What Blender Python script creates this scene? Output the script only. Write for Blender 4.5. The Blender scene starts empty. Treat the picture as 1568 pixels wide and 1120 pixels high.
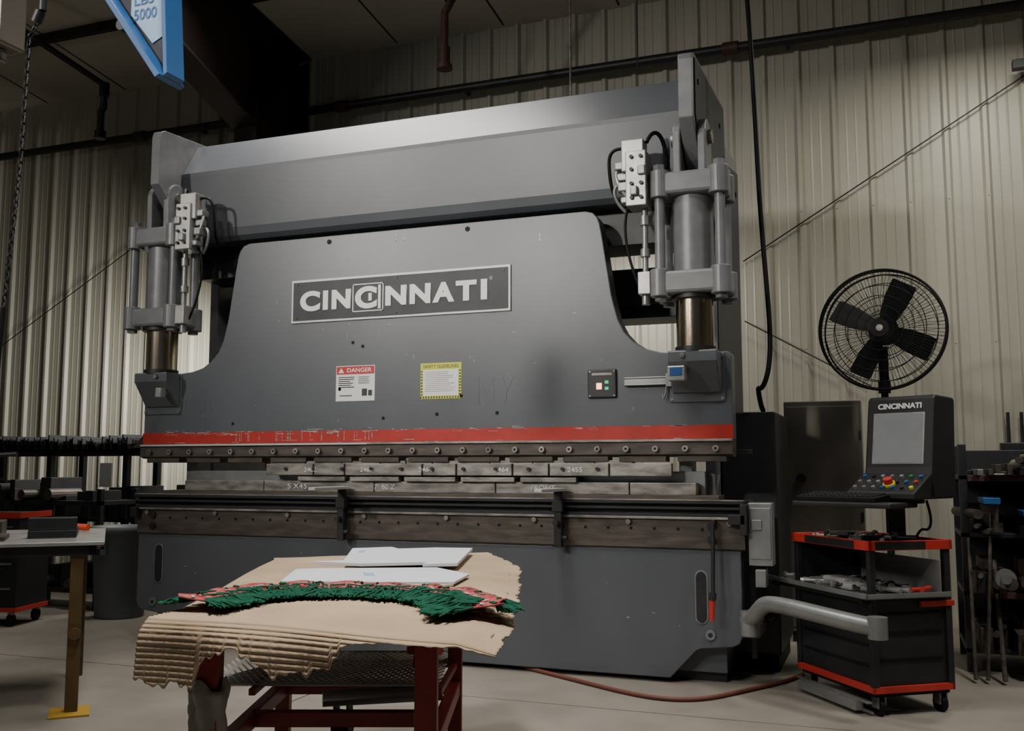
import bpy, bmesh, math, random
from mathutils import Matrix, Vector
random.seed(7)
COL=bpy.context.scene.collection

# ---------------------------------------------------------------- materials
def mat(name,col,rough=.5,metal=0.,col2=None,scale=6.,bump=0.,detail=6.,emit=None,lo=.35,hi=.7,stretch=None,bscale=None,spec=None):
    m=bpy.data.materials.new(name); m.use_nodes=True; nt=m.node_tree; b=nt.nodes['Principled BSDF']
    b.inputs['Base Color'].default_value=(*col,1); b.inputs['Roughness'].default_value=rough; b.inputs['Metallic'].default_value=metal
    if spec is not None: b.inputs['Specular IOR Level'].default_value=spec
    tc=nt.nodes.new('ShaderNodeTexCoord'); src=tc.outputs['Object']
    if stretch:
        mp=nt.nodes.new('ShaderNodeMapping'); mp.inputs['Scale'].default_value=stretch; nt.links.new(src,mp.inputs['Vector']); src=mp.outputs[0]
    if col2:
        n=nt.nodes.new('ShaderNodeTexNoise'); n.inputs['Scale'].default_value=scale; n.inputs['Detail'].default_value=detail
        nt.links.new(src,n.inputs['Vector'])
        r=nt.nodes.new('ShaderNodeValToRGB'); r.color_ramp.elements[0].position=lo; r.color_ramp.elements[1].position=hi
        r.color_ramp.elements[0].color=(*col,1); r.color_ramp.elements[1].color=(*col2,1)
        nt.links.new(n.outputs['Fac'],r.inputs['Fac']); nt.links.new(r.outputs['Color'],b.inputs['Base Color'])
    if bump:
        n2=nt.nodes.new('ShaderNodeTexNoise'); n2.inputs['Scale'].default_value=bscale or scale*6; n2.inputs['Detail'].default_value=4
        nt.links.new(src,n2.inputs['Vector'])
        bp=nt.nodes.new('ShaderNodeBump'); bp.inputs['Strength'].default_value=bump; bp.inputs['Distance'].default_value=.01
        nt.links.new(n2.outputs['Fac'],bp.inputs['Height']); nt.links.new(bp.outputs[0],b.inputs['Normal'])
    if emit:
        b.inputs['Emission Color'].default_value=(*emit[0],1); b.inputs['Emission Strength'].default_value=emit[1]
    return m
M={}
M['grey']=mat('machine_grey_paint',(.084,.092,.105),.36,0,(.106,.115,.130),1.6,.02,lo=.3,hi=.75)
M['grey_l']=mat('cylinder_grey_paint',(.17,.177,.19),.38,.1,(.22,.226,.235),9,.05)
M['dark']=mat('dark_paint',(.014,.015,.017),.45,0,(.024,.024,.027),5)
M['black']=mat('black_rubber',(.006,.006,.007),.6,spec=.25)
M['steel']=mat('worn_steel',(.16,.15,.14),.42,.7,(.40,.38,.35),7,.1,stretch=(1,1,3))
M['steel_b']=mat('oxidised_steel',(.060,.050,.044),.5,.35,(.12,.10,.085),5,.1,stretch=(1,1,5))
M['steel_l']=mat('bright_steel',(.5,.5,.49),.35,.6,(.36,.36,.35),8)
M['chrome']=mat('chrome_rod',(.72,.64,.50),.18,1.,(.56,.47,.33),3)
M['red']=mat('red_stripe_paint',(.48,.022,.015),.45,0,(.36,.018,.013),8)
M['redlite']=mat('red_trim_paint',(.50,.035,.025),.45)
M['redleg']=mat('red_oxide_paint',(.24,.020,.018),.45,0,(.17,.02,.018),9,.05)
M['scuff']=mat('scuffed_metal',(.55,.54,.52),.5,.2,(.12,.12,.12),14,lo=.48,hi=.55,stretch=(1,1,6))
M['scrib']=mat('faint_marker',(.055,.060,.066),.5)
M['white']=mat('white_print',(.82,.83,.83),.5)
M['ltgrey']=mat('light_frame',(.52,.53,.52),.45,.2)
M['rag']=mat('grey_rag',(.34,.34,.33),.8)
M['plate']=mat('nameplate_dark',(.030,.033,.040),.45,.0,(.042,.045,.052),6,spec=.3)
M['yellow']=mat('yellow_label',(.62,.66,.04),.5)
M['labelred']=mat('label_red',(.5,.02,.02),.5)
M['card']=mat('corrugated_cardboard',(.36,.265,.175),.85,0,(.47,.355,.24),3,.1)
M['paper']=mat('white_foam_panel',(.68,.72,.78),.6,0,(.62,.66,.72),3)
M['wood']=mat('pale_panel_edge',(.55,.50,.40),.7)
M['green']=mat('green_yarn',(.007,.068,.040),.9,0,(.022,.125,.075),30,spec=.15)
M['pink']=mat('woven_red_strip',(.30,.028,.04),.9,0,(.44,.15,.14),25,spec=.15)
M['gold']=mat('ochre_paint',(.12,.075,.025),.55,0,(.07,.045,.015),8)
M['canp']=mat('trashcan_plastic',(.11,.125,.135),.5)
M['blue']=mat('blue_paint',(.025,.12,.34),.4,0,(.02,.10,.28),5)
M['ltblue']=mat('pale_blue_label',(.32,.48,.66),.5)
M['galv']=mat('galvanised',(.26,.27,.27),.38,.6,(.36,.37,.37),6)
M['meshm']=mat('expanded_metal',(.40,.40,.40),.5,.3,(.5,.5,.49),6)
M['cab']=mat('cabinet_steel',(.24,.22,.19),.36,.7,(.32,.30,.27),2,stretch=(1,1,.3))
M['screen']=mat('lcd_screen',(.22,.235,.24),.25,0,(.27,.285,.29),4,emit=((.55,.6,.62),.04))
M['orange']=mat('orange_plastic',(.65,.07,.02),.4)
M['lampo']=mat('lit_orange_button',(.9,.4,.2),.4,emit=((1,.45,.25),3))
M['lampg']=mat('lit_green_button',(.02,.4,.12),.4,emit=((.05,.8,.3),.6))
M['btng']=mat('green_button',(.02,.22,.07),.4)
M['rust']=mat('rusty_pipe',(.085,.028,.023),.6,0,(.05,.024,.02),6)
M['hose']=mat('red_air_hose',(.16,.05,.035),.6)
M['ochrebox']=mat('amber_box',(.45,.27,.03),.5)
M['plastic']=mat('translucent_bag',(.26,.24,.215),.35)
M['column']=mat('primer_red_steel',(.025,.013,.011),.6,0,(.018,.011,.010),4)
M['brown']=mat('brown_stock',(.09,.035,.025),.6,0,(.05,.025,.02),8)
M['wall']=mat('wall_panel_paint',(.44,.43,.365),.42,0,(.35,.34,.285),.9,.0,stretch=(1,1,.35))
M['floor']=mat('concrete',(.20,.182,.157),.6,0,(.30,.274,.237),1.4,.12,detail=9,bscale=40)
M['ceil']=mat('ceiling_insulation',(.54,.50,.42),.7,0,(.46,.43,.36),1)

# ---------------------------------------------------------------- builders
def empty(name,loc=(0,0,0),rot=0):
    e=bpy.data.objects.new(name,None); e.location=loc; e.rotation_euler=(0,0,rot); COL.objects.link(e); return e
def fin(name,bm,m,parent,bevel=0,smooth=False,seg=2):
    me=bpy.data.meshes.new(name); bmesh.ops.recalc_face_normals(bm,faces=bm.faces); bm.to_mesh(me); bm.free()
    ob=bpy.data.objects.new(name,me); COL.objects.link(ob)
    if m is not None: me.materials.append(M[m] if isinstance(m,str) else m)
    if smooth:
        for p in me.polygons: p.use_smooth=True
    if parent: ob.parent=parent
    if bevel:
        b=ob.modifiers.new('bev','BEVEL'); b.width=bevel; b.segments=seg; b.limit_method='ANGLE'; b.angle_limit=math.radians(40)
    return ob
def addbox(bm,x0,x1,y0,y1,z0,z1,mi=0):
    vs=[bm.verts.new(p) for p in [(x0,y0,z0),(x1,y0,z0),(x1,y1,z0),(x0,y1,z0),(x0,y0,z1),(x1,y0,z1),(x1,y1,z1),(x0,y1,z1)]]
    for f in [(0,1,2,3),(4,5,6,7),(0,1,5,4),(1,2,6,5),(2,3,7,6),(3,0,4,7)]:
        fc=bm.faces.new([vs[i] for i in f]); fc.material_index=mi
def box(name,par,b,m,bevel=.004):
    bm=bmesh.new(); addbox(bm,*b); return fin(name,bm,m,par,bevel)
def boxes(name,par,bl,m,bevel=.003):
    bm=bmesh.new()
    for b in bl: addbox(bm,*b)
    return fin(name,bm,m,par,bevel)
def addcyl(bm,p0,p1,r0,r1=None,seg=20,caps=True):
    r1=r0 if r1 is None else r1
    p0=Vector(p0);p1=Vector(p1);d=(p1-p0).normalized()
    a=Vector((0,0,1)) if abs(d.z)<.9 else Vector((1,0,0))
    u=d.cross(a).normalized(); v=d.cross(u)
    A=[];B=[]
    for i in range(seg):
        t=2*math.pi*i/seg; o=u*math.cos(t)+v*math.sin(t)
        A.append(bm.verts.new(p0+o*r0)); B.append(bm.verts.new(p1+o*r1))
    for i in range(seg): bm.faces.new([A[i],A[(i+1)%seg],B[(i+1)%seg],B[i]])
    if caps: bm.faces.new(A[::-1]); bm.faces.new(B)
def cyls(name,par,cl,m,seg=20,smooth=True):
    bm=bmesh.new()
    for c in cl: addcyl(bm,c[0],c[1],c[2],c[3] if len(c)>3 else None,seg)
    ob=fin(name,bm,m,par)
    if smooth:
        for p in ob.data.polygons: p.use_smooth=True
        ob.data.set_sharp_from_angle(angle=math.radians(50))
    return ob
def prism(name,par,pts,axis,a0,a1,m,bevel=.004):
    bm=bmesh.new()
    def mk(p,a):
        if axis=='y': return (p[0],a,p[1])
        if axis=='x': return (a,p[0],p[1])
        return (p[0],p[1],a)
    v0=[bm.verts.new(mk(p,a0)) for p in pts]; v1=[bm.verts.new(mk(p,a1)) for p in pts]
    bm.faces.new(v0); bm.faces.new(v1[::-1])
    n=len(pts)
    for i in range(n): bm.faces.new([v0[i],v0[(i+1)%n],v1[(i+1)%n],v1[i]])
    return fin(name,bm,m,par,bevel)
def tube(name,par,pts,r,m,nurbs=True,cyc=False):
    cu=bpy.data.curves.new(name,'CURVE'); cu.dimensions='3D'; cu.bevel_depth=r; cu.bevel_resolution=3; cu.resolution_u=8; cu.use_fill_caps=True
    if nurbs:
        s=cu.splines.new('NURBS'); s.points.add(len(pts)-1)
        for i,p in enumerate(pts): s.points[i].co=(*p,1)
        s.use_endpoint_u=True; s.order_u=min(4,len(pts)); s.use_cyclic_u=cyc
    else:
        s=cu.splines.new('POLY'); s.points.add(len(pts)-1)
        for i,p in enumerate(pts): s.points[i].co=(*p,1)
        s.use_cyclic_u=cyc
    cu.materials.append(M[m]); ob=bpy.data.objects.new(name,cu); COL.objects.link(ob)
    if par: ob.parent=par
    return ob
def text(name,par,ch,x0,x1,z0,z1,y,m,off=.03,d=.004):
    cu=bpy.data.curves.new(name,'FONT'); cu.body=ch; cu.offset=off; cu.extrude=.001; cu.size=1
    t=bpy.data.objects.new(name+'_tmp',cu); COL.objects.link(t); bpy.context.view_layer.update()
    me=bpy.data.meshes.new_from_object(t.evaluated_get(bpy.context.evaluated_depsgraph_get())); bpy.data.objects.remove(t)
    xs=[v.co.x for v in me.vertices]; ys=[v.co.y for v in me.vertices]
    ax,bx,ay,by=min(xs),max(xs),min(ys),max(ys)
    for v in me.vertices:
        X=x0+(v.co.x-ax)/(bx-ax)*(x1-x0); Z=z0+(v.co.y-ay)/(by-ay)*(z1-z0)
        v.co=(X,y-(d if v.co.z>0 else 0),Z)
    me.materials.clear(); me.materials.append(M[m])
    ob=bpy.data.objects.new(name,me); COL.objects.link(ob)
    if par: ob.parent=par
    return ob

# ---------------------------------------------------------------- room shell
def corrugated(name,x0,x1,y,z0,z1,pitch=.305):
    bm=bmesh.new(); prof=[]
    x=x0
    while x<x1:
        prof+=[(x,0),(x+.022,-.032),(x+.052,-.032),(x+.075,0)]
        for k in (.135,.215):
            prof+=[(x+k-.012,0),(x+k,-.005),(x+k+.012,0)]
        x+=pitch
    lo=[bm.verts.new((p[0],y+p[1],z0)) for p in prof]; hi=[bm.verts.new((p[0],y+p[1],z1)) for p in prof]
    for i in range(len(prof)-1): bm.faces.new([lo[i],lo[i+1],hi[i+1],hi[i]])
    x=x0
    while x<x1:
        for z in (1.1,2.35,3.6,4.85):
            addbox(bm,x+.032,x+.042,y-.038,y-.032,z-.006,z+.006)
        x+=pitch
    return fin(name,bm,'wall',None)
corrugated('wall_back',-15,6,3.0,0,6.0)
def sidewall(name,x,s):
    bm=bmesh.new(); prof=[]; y=-9
    while y<3.0:
        prof+=[(y,0),(y+.025,.034),(y+.055,.034),(y+.08,0)]; y+=.305
    prof=[p for p in prof if p[0]<3.0]+[(3.0,0)]
    lo=[bm.verts.new((x+p[1]*s,p[0],0)) for p in prof]; hi=[bm.verts.new((x+p[1]*s,p[0],5.85+.12*(3-p[0]))) for p in prof]
    for i in range(len(prof)-1): bm.faces.new([lo[i],lo[i+1],hi[i+1],hi[i]])
    fin(name,bm,'wall',None)
sidewall('wall_left',-15,1); sidewall('wall_right',6,-1)
bm=bmesh.new()
xs=[-15,-8.6,-3.15,1.2,6]; ys=[-9,-5.5,-.75,3.0]
g=.005
for i in range(len(xs)-1):
    for j in range(len(ys)-1):
        addbox(bm,xs[i]+g,xs[i+1]-g,ys[j]+g,ys[j+1]-g,-.12,0)
addbox(bm,-15,6,-9,3.0,-.2,-.012)
fin('floor',bm,'floor',None)
bm=bmesh.new()
sl=.12
def cz(y): return 5.82+sl*(3-y)
v=[bm.verts.new(p) for p in [(-15,3,cz(3)),(6,3,cz(3)),(6,-9,cz(-9)),(-15,-9,cz(-9)),(-15,3,cz(3)+.1),(6,3,cz(3)+.1),(6,-9,cz(-9)+.1),(-15,-9,cz(-9)+.1)]]
for f in [(0,1,2,3),(4,5,6,7),(0,1,5,4),(1,2,6,5),(2,3,7,6),(3,0,4,7)]: bm.faces.new([v[i] for i in f])
fin('ceiling',bm,'ceil',None)
bm=bmesh.new()
for y in (1.7,.2,-1.3,-2.8,-4.3):
    z=cz(y); addbox(bm,-15,6,y-.03,y+.03,z-.10,z-.002)
fin('ceiling_purlins',bm,'column',None)
bm=bmesh.new()
for k in range(20):
    x=-14.5+k*1.22
    vs=[bm.verts.new(p) for p in [(x,2.95,cz(2.95)-.003),(x+.02,2.95,cz(2.95)-.003),(x+.02,-8.9,cz(-8.9)-.003),(x,-8.9,cz(-8.9)-.003)]]
    bm.faces.new(vs)
fin('trim_1',bm,'column',None)
fr=empty('steel_column_and_rafter')
cx=-5.95
box('column_web',fr,(cx-.01,cx+.01,2.02,2.94,0,5.7),'column',0)
box('column_flange_front',fr,(cx-.13,cx+.13,2.0,2.03,0,5.0),'column',0)
box('column_flange_rear',fr,(cx-.13,cx+.13,2.93,2.955,0,5.75),'column',0)
prism('rafter_web',fr,[(2.94,5.75),(2.0,4.75),(-1.0,5.75),(-6,6.6),(-6,cz(-6)-.02),(2.94,cz(2.94)-.02)],'x',cx-.01,cx+.01,'column',0)
prism('rafter_flange_lower',fr,[(2.0,4.73),(-1.0,5.73),(-6,6.58),(-6,6.61),(-1.0,5.76),(2.0,4.76)],'x',cx-.15,cx+.15,'column',0)
prism('rafter_flange_upper',fr,[(2.94,cz(2.94)-.04),(-6,cz(-6)-.04),(-6,cz(-6)-.01),(2.94,cz(2.94)-.01)],'x',cx-.15,cx+.15,'column',0)
pp=empty('sprinkler_pipe')
cyls('main_run',pp,[((-15,2.80,5.15),(5.9,2.80,5.15),.045)],'dark')
cyls('couplings',pp,[((x-.07,2.80,5.15),(x+.07,2.80,5.15),.060) for x in (-12.,-8.,-5.3,-1.2)],'rust')
boxes('wall_brackets',pp,[(x-.015,x+.015,2.78,2.97,5.13,5.17) for x in (-10.5,-7.2,-3.9,-.7,2.6)],'dark',0)
tube('branch_drop',pp,[(-3.45,.4,6.1),(-3.45,1.5,5.50),(-3.45,1.5,5.38),(-3.5,1.5,5.3),(-3.5,1.5,4.9),(-3.5,1.5,4.80)],.035,'rust',False)
cyls('branch_sleeves',pp,[((-3.5,1.5,4.98),(-3.5,1.5,4.82),.05),((-3.45,1.5,5.52),(-3.45,1.5,5.40),.05),((-3.5,1.5,4.82),(-3.5,1.5,4.78),.07)],'rust')
cyls('branch_hanger',pp,[((-3.45,.45,6.07),(-3.45,.45,cz(.45)-.02),.012),((-3.45,1.3,5.6),(-3.45,1.3,cz(1.3)-.02),.012)],'dark')
tube('branch_drop_b',pp,[(-7.9,.2,5.75),(-7.31,1.5,5.18),(-7.31,1.5,4.95),(-7.34,1.5,4.9),(-7.34,1.5,4.66)],.035,'dark',False)
cyls('branch_b_sleeves',pp,[((-7.34,1.5,4.70),(-7.34,1.5,4.62),.055),((-7.31,1.5,5.2),(-7.31,1.5,5.06),.05)],'dark')
cyls('branch_b_hanger',pp,[((-7.85,.3,5.72),(-7.85,.3,cz(.3)-.02),.012)],'dark')
cb=empty('wall_brace_cable')
cyls('strand_right',cb,[((-1.15,2.93,3.17),(1.9,2.93,5.0),.006)],'dark',8)
cyls('strand_right_b',cb,[((-1.15,2.93,2.62),(-.1,2.93,2.0),.006)],'dark',8)
cyls('strand_left',cb,[((-10.4,2.93,2.65),(-8.0,2.93,3.95),.006)],'dark',8)
cyls('anchor_bolts',cb,[((1.9,2.99,5.0),(1.9,2.9,5.0),.02),((-8,2.99,3.95),(-8,2.9,3.95),.02)],'dark',8)
wc=empty('wall_camera')
boxes('camera_housing',wc,[(1.10,1.32,2.72,2.80,4.58,4.66),(1.27,1.31,2.80,2.97,4.60,4.64)],'dark',.006)
cd=empty('wall_conduit')
cyls('conduit_run',cd,[((.95,2.93,0.02),(.95,2.93,1.75),.014),((1.05,2.93,0.02),(1.05,2.93,1.75),.014)],'dark',10)
boxes('conduit_box',cd,[(.88,1.12,2.86,2.96,1.2,1.5)],'dark',.006)

# ---------------------------------------------------------------- press brake
pb=empty('press_brake'); C=-3.09
right=[(-.86,1.47),(-.86,1.99),(-.88,2.01),(-1.2,2.01),(-1.3,2.02),(-1.39,2.045),(-1.47,2.095),(-1.53,2.16),(-1.57,2.24),(-1.61,2.4),(-1.64,2.6),(-1.67,2.8),(-1.685,2.88),(-1.70,2.92),(-1.73,2.955),(-1.78,2.97)]
ramp=right+[(2*C-x,z) for x,z in right[::-1]]
prism('ram_plate',pb,ramp,'y',0,.14,'grey',.006)
L_,R_=2*C+.86,-.86
box('ram_stripe',pb,(L_-.002,R_+.002,-.004,.0,1.475,1.56),'red',0)
bm=bmesh.new()
for i in range(110):
    x=L_+.2+(random.random()**1.5)*(R_-L_-.5); w=random.uniform(.01,.10); z=random.choice([1.556,1.55,1.545,1.482,1.56])+random.uniform(-.012,.012)
    addbox(bm,x,x+w,-.0052,-.0042,z,z+random.uniform(.001,.004))
for i in range(26):
    x=random.uniform(-4.5,-3.3); addbox(bm,x,x+random.uniform(.002,.004),-.0052,-.0042,1.49,1.555)
for i in range(60):
    x=random.uniform(L_+.1,R_-.3); z=random.uniform(1.6,2.6)
    if abs(x-C)>1.3 and z>2.0: continue
    if random.random()<.5: addbox(bm,x,x+.002,-.0012,-.0002,z,z+random.uniform(.004,.04))
    else: addbox(bm,x,x+random.uniform(.004,.02),-.0012,-.0002,z,z+.002)
for x,z in ((-3.17,2.88),(-3.11,2.86),(-2.1,2.8)): addbox(bm,x,x+.006,-.0012,-.0002,z,z+.05)
for i in range(40):
    x=random.uniform(-5.1,-1.1); z=random.uniform(.25,.78); addbox(bm,x,x+random.uniform(.003,.03),-.0012,-.0002,z,z+random.uniform(.002,.006))
fin('paint_scratches',bm,'scuff',pb)
prism('ram_nose',pb,[(-.012,1.475),(-.03,1.455),(-.03,1.38),(.01,1.365),(.12,1.365),(.13,1.475)],'x',L_,R_,'steel_b',.002)
box('nose_ledge',pb,(L_,R_,-.045,-.012,1.458,1.472),'steel',.002)
box('nose_light_strip',pb,(L_+.02,-3.35,-.05,-.045,1.458,1.470),'ltgrey',.001)
n=24; bl=[];
for i in range(n):
    x=L_+.1+i*(R_-L_-.2)/(n-1); bl.append(((x,-.03,1.415),(x,-.055,1.415),.019))
cyls('nose_bolts',pb,bl,'steel',12,False)
cyls('nose_bolt_sockets',pb,[((b[0][0],-.0555,1.415),(b[0][0],-.0558,1.415),.009) for b in bl],'black',6,False)
boxes('nose_clamps',pb,[(L_+.05+i*.37,L_+.35+i*.37,-.01,.1,1.335,1.37) for i in range(12)],'steel_b',.004)
seg=[];x=-4.17
while x<-1.5:
    w=random.choice([.2,.3,.42,.55]); w=min(w,-1.48-x); seg.append((x,x+w-.006,.0+random.uniform(0,.01),.07,1.245+random.choice([0,0,.05]),1.345)); x+=w
boxes('punch_holders',pb,seg,'steel',.004)
seg=[];x=-4.17
while x<-1.55:
    w=random.choice([.25,.4,.6]); seg.append((x,x+w-.01,-.045,-.0,1.245,1.325)); x+=w+random.choice([0,.0,.12])
boxes('punch_faces',pb,seg,'steel',.004)
cyls('punch_screws',pb,[((x,-.05,1.29),(x,-.062,1.29),.012) for x in [-4.0+.23*i for i in range(11)]],'dark',10,False)
for i,(x,tx) in enumerate([(-3.85,'2462'),(-3.4,'2460'),(-2.95,'2464'),(-2.4,'2464'),(-1.9,'2455')]):
    text('chalk_mark_%d'%i,pb,tx,x,x+.1,1.27,1.30,-.0465,'white',.0)
boxes('die_rail_rear',pb,[(-4.95,-1.05,.10,.16,1.13,1.275)],'galv',.003)
seg=[];x=-4.9
while x<-1.1:
    w=random.choice([.5,.7,.9]); w=min(w,-1.08-x); seg.append((x,x+w-.006,-.02,.08,1.13,1.205)); x+=w
boxes('die_blocks',pb,seg,'steel',.004)
boxes('die_upper_blocks',pb,[(-3.9+i*.42,-3.9+i*.42+.38,-.05,.04,1.205,1.235) for i in range(5)],'steel',.003)
boxes('die_base',pb,[(-5.1,-.95,-.02,.2,1.095,1.13)],'steel_b',.003)
for i,(x,tx) in enumerate([(-4.0,'5 X45'),(-3.3,'7\" 80 Z'),(-2.15,'FRONT')]):
    text('chalk_die_%d'%i,pb,tx,x,x+.16,1.15,1.185,-.0215,'white',.0)
bright=[(-.83,.80),(-.83,.30),(-.85,.255),(-.89,.235),(-1.08,.215),(-1.11,.20),(-1.27,.03)]
bed=bright+[(2*C-x+.02,z) for x,z in bright[::-1]]
prism('bed_plate',pb,bed,'y',0,.10,'grey',.006)
BL,BR=2*C+.85,-.80
prism('bed_rail',pb,[(0,.80),(-.02,.81),(-.02,1.0),(.1,1.0),(.1,.80)],'x',BL,BR,'steel_b',.003)
prism('bed_slot_rail',pb,[(-.035,1.0),(-.035,1.02),(-.01,1.025),(-.01,1.04),(-.05,1.045),(-.05,1.06),(-.02,1.062),(-.02,1.075),(-.06,1.08),(-.06,1.098),(.25,1.098),(.25,1.0)],'x',BL,BR,'dark',.0015)
box('bed_top_edge',pb,(BL,BR,-.062,.0,1.098,1.104),'steel',.001)
box('bed_mid_edge',pb,(BL,BR,-.04,-.02,.985,1.0),'steel',.002)
cyls('bed_rail_holes',pb,[((BL+.16+i*.147,-.0205,.925),(BL+.16+i*.147,-.0225,.925),.010) for i in range(29)],'black',12,False)
cyls('bed_rail_bolts',pb,[((BL+.1+i*.62,-.02,.965),(BL+.1+i*.62,-.04,.965),.016) for i in range(8)],'steel',12,False)
cyls('bed_end_bolts',pb,[((x,-.02,z),(x,-.035,z),.026) for x in (BL+.15,BR-.2) for z in (.865,.945)],'dark',16,False)
box('bed_body',pb,(BL+.12,BR-.14,.10,.5,.06,1.09),'grey',.004)
boxes('bed_feet',pb,[(-5.2,-4.75,.15,.9,0,.08),(-1.4,-.95,.15,.9,0,.08)],'dark',.004)
for nm,x,z0,z1 in (('lift_slot_l',-5.13,.44,.73),('lift_slot_r',-1.07,.36,.68)):
    pts=[]
    for a in range(0,181,20): pts.append((x+.04*math.cos(math.radians(a)),z1-.04+.04*math.sin(math.radians(a))))
    for a in range(180,361,20): pts.append((x+.04*math.cos(math.radians(a)),z0+.04+.04*math.sin(math.radians(a))))
    prism(nm,pb,pts,'y',-.006,0,'grey_l',.002)
    prism(nm+'_hollow',pb,[((p[0]-x)*.78+x,(p[1]-(z0+z1)/2)*.95+(z0+z1)/2) for p in pts],'y',-.009,-.005,'dark',0)
cyls('corner_bosses',pb,[((x,0,z),(x,-.012,z),.03) for x,z in ((-5.17,.30),(-1.02,.30))],'grey_l',20,False)
cyls('corner_boss_holes',pb,[((x,-.012,z),(x,-.0135,z),.014) for x,z in ((-5.17,.30),(-1.02,.30))],'dark',20,False)
cyls('wrench_handle',pb,[((-.98,-.08,.98),(-.985,-.10,.55),.012),((-.985,-.02,.97),(-.985,-.09,.97),.016),((-.985,-.10,.56),(-.99,-.10,.52),.022)],'dark')
cyls('wrench_grip',pb,[((-.99,-.10,.52),(-.995,-.10,.40),.018,.014)],'redlite')
for i,x in enumerate((-3.52,-1.95)):
    boxes('support_post_%d'%i,pb,[(x-.025,x+.025,-.10,-.06,.80,1.15),(x-.035,x+.035,-.11,-.055,1.02,1.09)],'dark',.004)
    cyls('support_knob_%d'%i,pb,[((x,-.11,.95),(x,-.15,.95),.018),((x+.03,-.09,.86),(x+.06,-.09,.86),.014)],'dark')
    prism('support_arm_%d'%i,pb,[(x-.045,-.06),(x+.045,-.06),(x+.02,-.46),(x-.03,-.46)],'z',1.15,1.17,'ltgrey',.003)
boxes('rail_end_gauges',pb,[(BL-.03,BL+.03,-.07,.05,.93,1.0),(BR-.09,BR+.01,-.09,-.05,.96,1.02),(BR-.02,BR+.02,-.09,.06,.9,1.08)],'dark',.004)

hp=[(.2,0.02),(.2,1.05),(.5,1.25),(.5,2.85),(.3,3.08),(.08,3.14),(-.04,3.22),(-.15,3.33),(-.25,3.43),(-.25,3.80),(-.235,3.84),(-.19,3.86),(.99,3.93),(.99,3.64),(1.65,3.70),(1.65,.02)]
prism('housing_left',pb,hp,'x',-5.13,-5.05,'grey_l',.006)
prism('housing_right',pb,hp,'x',-1.11,-1.02,'grey_l',.006)
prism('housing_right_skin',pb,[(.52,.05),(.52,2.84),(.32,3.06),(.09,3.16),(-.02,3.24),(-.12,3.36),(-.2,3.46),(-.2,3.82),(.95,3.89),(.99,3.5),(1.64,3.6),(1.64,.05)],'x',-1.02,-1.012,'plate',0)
cyls('housing_bolts',pb,[((-1.02,y,z),(-1.005,y,z),.02) for y,z in ((.75,3.7),(.75,3.3),(.9,3.5),(1.5,3.4),(-.1,3.7))],'dark',10,False)
prism('crown',pb,[(.20,3.85),(.17,3.835),(0,3.57),(.0,3.54),(.045,3.12),(.06,3.06),(.10,3.03),(.9,3.03),(.9,3.85)],'x',-5.05,-1.11,'grey',.01)
boxes('rear_beam',pb,[(-5.05,-1.11,.75,.95,2.45,2.72)],'grey',.004)
boxes('rear_beam_upper',pb,[(-5.05,-1.11,.25,.6,2.78,3.03),(-5.05,-1.11,.75,1.1,2.36,2.46)],'dark',.004)
boxes('rear_table_structure',pb,[(-5.05,-1.11,.9,1.3,.3,1.0),(-4.9,-1.3,.7,.76,1.12,1.17)],'dark',.004)
boxes('backgauge_fingers',pb,[(x,x+.09,.3,.75,1.11,1.2) for x in (-4.7,-4.3,-2.3,-1.5)],'galv',.004)
boxes('end_guides',pb,[(-5.02,-4.92,.14,.3,1.09,1.40),(-1.22,-1.14,.14,.3,1.09,1.40),(-1.06,-1.0,.18,.25,1.05,1.38)],'grey_l',.004)
boxes('amber_sensor_boxes',pb,[(-4.35,-4.28,.2,.26,1.29,1.35),(-4.15,-4.06,.2,.26,1.28,1.34),(-1.62,-1.54,.2,.26,1.28,1.34)],'ochrebox',.002)
cyls('ram_lift_holes',pb,[((x,-.001,2.925),(x,-.003,2.925),.018) for x in (-3.71,-2.62)]+[((x,-.001,z),(x,-.003,z),.012) for x,z in ((-3.5,2.18),(-3.42,2.15),(-3.25,1.64),(-2.84,1.66),(-2.4,1.66),(-3.6,1.85),(-4.5,1.62),(-2.66,1.78))],'black',14,False)

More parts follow.
